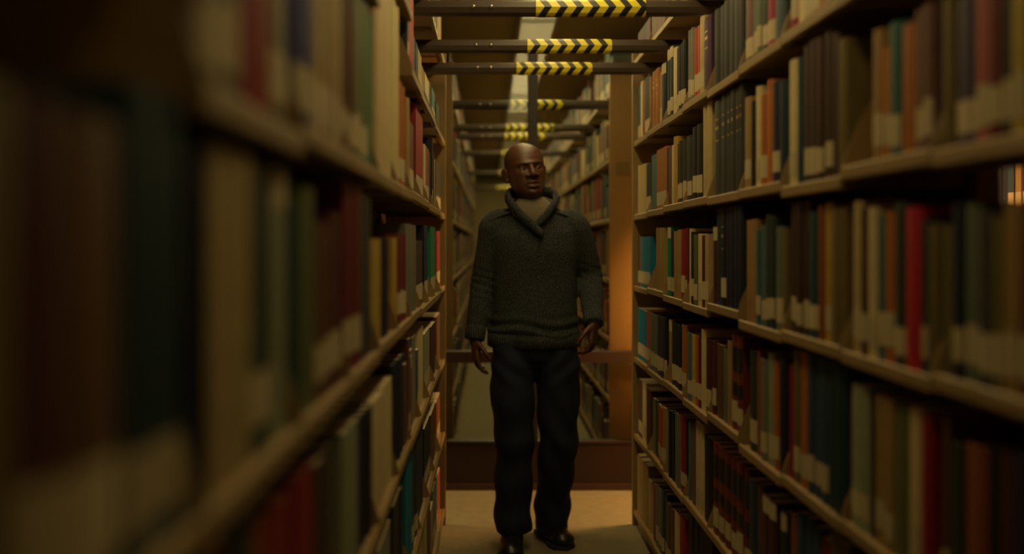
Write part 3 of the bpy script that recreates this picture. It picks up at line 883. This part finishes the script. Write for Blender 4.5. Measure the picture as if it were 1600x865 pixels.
for sg in (-1, 1):
    br = np.where(front, gs(hl[:, 2], .1445, .0036) * gs(hl[:, 0], sg * .031, .017), 0)[:, None]
    colr = colr * (1 - .6 * br) + np.array([0.03, 0.022, 0.018]) * .6 * br
st = np.where(front, gs(hl[:, 2], .068, .005) * gs(hl[:, 0], 0, .028) + gs(hl[:, 2], .012, .014) * gs(hl[:, 0], 0, .026), 0)[:, None]
colr *= (1 - .35 * st)
person = link('person', bme, M['skin'], None, True, (PX, PY, 0))
at = bme.attributes.new('Col', 'FLOAT_COLOR', 'POINT')
at.data.foreach_set('color', np.concatenate([colr, np.ones((nv, 1))], 1).ravel())
tag(person, 'bald man in a dark knitted sweater and dark trousers walking down the aisle', 'person')
for sg in (-1, 1):
    e = MB().ball(H((sg * .031, -.0690, .1205)), .0125, 18, 12).build('eye', M['eye'], person, True)
    MB().ball(H((sg * .031 + .003, -.0795, .1195)), (.0058, .0035, .0058), 14, 8).build('iris', M['iris'], e, True)

def displace(me, amp, freq, zs=1.0, extra=None):
    n = len(me.vertices)
    c = np.empty(n * 3); me.vertices.foreach_get('co', c)
    nn = np.empty(n * 3); me.vertices.foreach_get('normal', nn)
    c = c.reshape(-1, 3); nn = nn.reshape(-1, 3)
    d = np.zeros(n)
    for i in range(n):
        p = Vector(c[i])
        d[i] = mnoise.noise(Vector((p.x * freq, p.y * freq, p.z * freq * zs))) * amp + (extra(p) if extra else 0)
    me.vertices.foreach_set('co', (c + nn * d[:, None]).ravel())
    me.update()

# sweater: trunk, sleeves
sw = MB()
sl = [(.900, .196, .132), (.93, .204, .140), (1.0, .198, .138), (1.10, .188, .132), (1.20, .188, .130), (1.30, .196, .130), (1.38, .198, .122), (1.43, .180, .106), (1.47, .142, .09), (1.505, .098, .078), (1.535, .076, .070)]
sw.tube([(-.004 - .012 * max(0, (z - 1.3) / .24), .0 + .02 * max(0, (z - 1.4) / .14), z) for z, a, b in sl], [(b, a) for z, a, b in sl], 40, up=(0, 1, 0))
sw.chain([(-.150, .005, 1.425), (-.180, .005, 1.40), ARM_L[1], (-.262, -.026, .945)], [.070, .070, .058, .041], 22)
sw.chain([(.150, .005, 1.425), (.178, .005, 1.40), ARM_R[1], (.243, -.118, 1.015)], [.070, .070, .058, .043], 22)
sme = sw.remesh(0.006, 8, 0.5)
def sw_fold(p):
    d = 0.0
    for A in (ARM_L, ARM_R):
        e = Vector(A[1])
        r = (p - e).length
        if r < .15: d += .0035 * math.exp(-(r / .08) ** 2) * math.sin(p.z * 190 + p.x * 60)
    if abs(p.x) < .21 and p.z < 1.06:
        d += .0055 * math.exp(-((p.z - .97) / .05) ** 2) * math.sin(p.z * 120 + p.x * 9 + math.sin(p.x * 23) * 1.3)
    return d
displace(sme, .010, 8, .8, sw_fold)
swo = link('sweater', sme, M['knit'], person, True)
def ring(path, r0, r1, name, par, mat, seg=40, up=(0, 1, 0)):
    return MB().tube(path, [r0, r1, r1, r0] if len(path) == 4 else r0, seg, up=up).build(name, mat, par, True)
ring([(-.004, 0, .885), (-.004, 0, .893), (-.004, 0, .945), (-.004, 0, .953)], (.130, .194), (.142, .206), 'hem', swo, M['rib'])
aL = (Vector(ARM_L[2]) - Vector(ARM_L[1])).normalized(); aR = (Vector(ARM_R[2]) - Vector(ARM_R[1])).normalized()
for A, a, base in ((ARM_L, aL, Vector((-.262, -.026, .945))), (ARM_R, aR, Vector((.243, -.118, 1.015)))):
    ring([base - a * .035, base - a * .028, base + a * .022, base + a * .028], .040, .0445, 'cuff', swo, M['rib'], 24)
cp = [(.000, -.128, 1.418), (.028, -.124, 1.446), (.058, -.104, 1.480), (.082, -.064, 1.514), (.092, .0, 1.545), (.070, .058, 1.566), (.02, .088, 1.574),
      (-.045, .088, 1.574), (-.098, .058, 1.566), (-.120, .0, 1.545), (-.108, -.064, 1.514), (-.084, -.104, 1.480), (-.052, -.127, 1.446), (-.016, -.138, 1.414), (.024, -.144, 1.376)]
fine = []
for i in range(len(cp) - 1):
    a0, a1, a2, a3 = (Vector(cp[max(0, min(len(cp) - 1, i + k))]) for k in (-1, 0, 1, 2))
    for t in (0, .25, .5, .75):
        fine.append(0.5 * ((2 * a1) + (a2 - a0) * t + (2 * a0 - 5 * a1 + 4 * a2 - a3) * t * t + (3 * a1 - a0 - 3 * a2 + a3) * t ** 3))
fine.append(Vector(cp[-1]))
MB().tube(fine, [(.032 - .016 * abs(i / (len(fine) - 1) - .5) * 2, .0145) for i in range(len(fine))], 16, up=(0, -.35, 1)).build('collar', M['rib'], swo, True)
for sg in (-1, 1):      # raised shoulder seams
    pts = [(-.012 + sg * .095, -.068, 1.475), (-.008 + sg * .135, -.058, 1.463), (-.004 + sg * .175, -.05, 1.447), (sg * .208, -.04, 1.428)]
    MB().tube(pts, .0055, 8).build('shoulder_seam', M['rib'], swo, True)
MB().ball((-.014, -.030, 1.455), (.104, .076, .100), 28, 18).build('undershirt', M['tee'], person, True)

# trousers
tr = MB()
tr.tube([(-.003, 0, z) for z in (.80, .84, .90, .96)], [(.09, .13), (.118, .178), (.124, .188), (.118, .180)], 36, up=(0, 1, 0))
tr.tube([(-.092, -.005, .92), (-.097, -.03, .80), (-.100, -.05, .64), (-.096, -.065, .49), (-.094, -.045, .32), (-.093, -.02, .17), (-.094, -.01, .085)],
        [(.118, .094), (.115, .095), (.105, .091), (.092, .082), (.088, .080), (.092, .080), (.096, .080)], 30, up=(0, 1, 0))
tr.tube([(.092, .005, .92), (.099, .0, .80), (.104, -.01, .64), (.100, -.015, .49), (.094, .035, .32), (.086, .095, .15), (.082, .115, .055)],
        [(.118, .094), (.115, .098), (.108, .095), (.094, .086), (.090, .082), (.092, .080), (.096, .079)], 30, up=(0, 1, 0))
tme = tr.remesh(0.006, 5, 0.5)
def tr_fold(p):
    d = .005 * math.sin(p.z * 34 + p.x * 25 + 2.2 * math.sin(p.x * 18 + p.y * 11)) * (0.4 + math.exp(-((p.z - .46) / .13) ** 2) + 1.1 * math.exp(-((p.z - .14) / .09) ** 2))
    d += .004 * math.exp(-((p.z - .80) / .08) ** 2) * math.sin(p.z * 60 - abs(p.x) * 50)
    return d
displace(tme, .012, 7, .5, tr_fold)
tro = link('trousers', tme, M['denim'], person, True)

def shoe(pos, ang, tilt):
    root = MB()
    root.chain([(0, .055, .055), (0, -.01, .060), (0, -.085, .048), (0, -.145, .040)], [.040, .043, .044, .036], 18)
    root.chain([(.002, .06, .05), (.002, .04, .10)], [.040, .044], 18)
    root.ball((.004, -.135, .036), (.047, .055, .032)); root.ball((0, -.06, .034), (.046, .09, .032)); root.ball((0, .05, .036), (.039, .055, .034))
    me = root.remesh(0.006, 5, .5)
    o = link('shoe', me, M['shoe'], person, True, pos)
    o.rotation_euler = (math.radians(tilt), 0, math.radians(ang))
    o.scale = (1.16, 1, 1)
    sole = MB()
    out = [(.036 + .014 * math.exp(-((t + .12) / .06) ** 2), t) for t in np.linspace(.085, -.165, 12)]
    pl = [(0, .1)] + [(a, b) for a, b in out] + [(0, -.192)] + [(-a, b) for a, b in reversed(out)]
    sole.prism(pl, 0.0, .018, 'z')
    sole.build('sole', M['sole'], o)
    lace = MB()
    for k in range(4):
        y = -.02 - k * .018
        lace.tube([(-.026, y, .086 - k * .004), (0, y - .004, .100 - k * .005), (.026, y, .086 - k * .004)], .0028, 6)
    lace.build('laces', M['sole'], o)
    return o
shoe((-.100, -.015, 0), -5, 0)
shoe((.072, .132, 0), 20, 0)
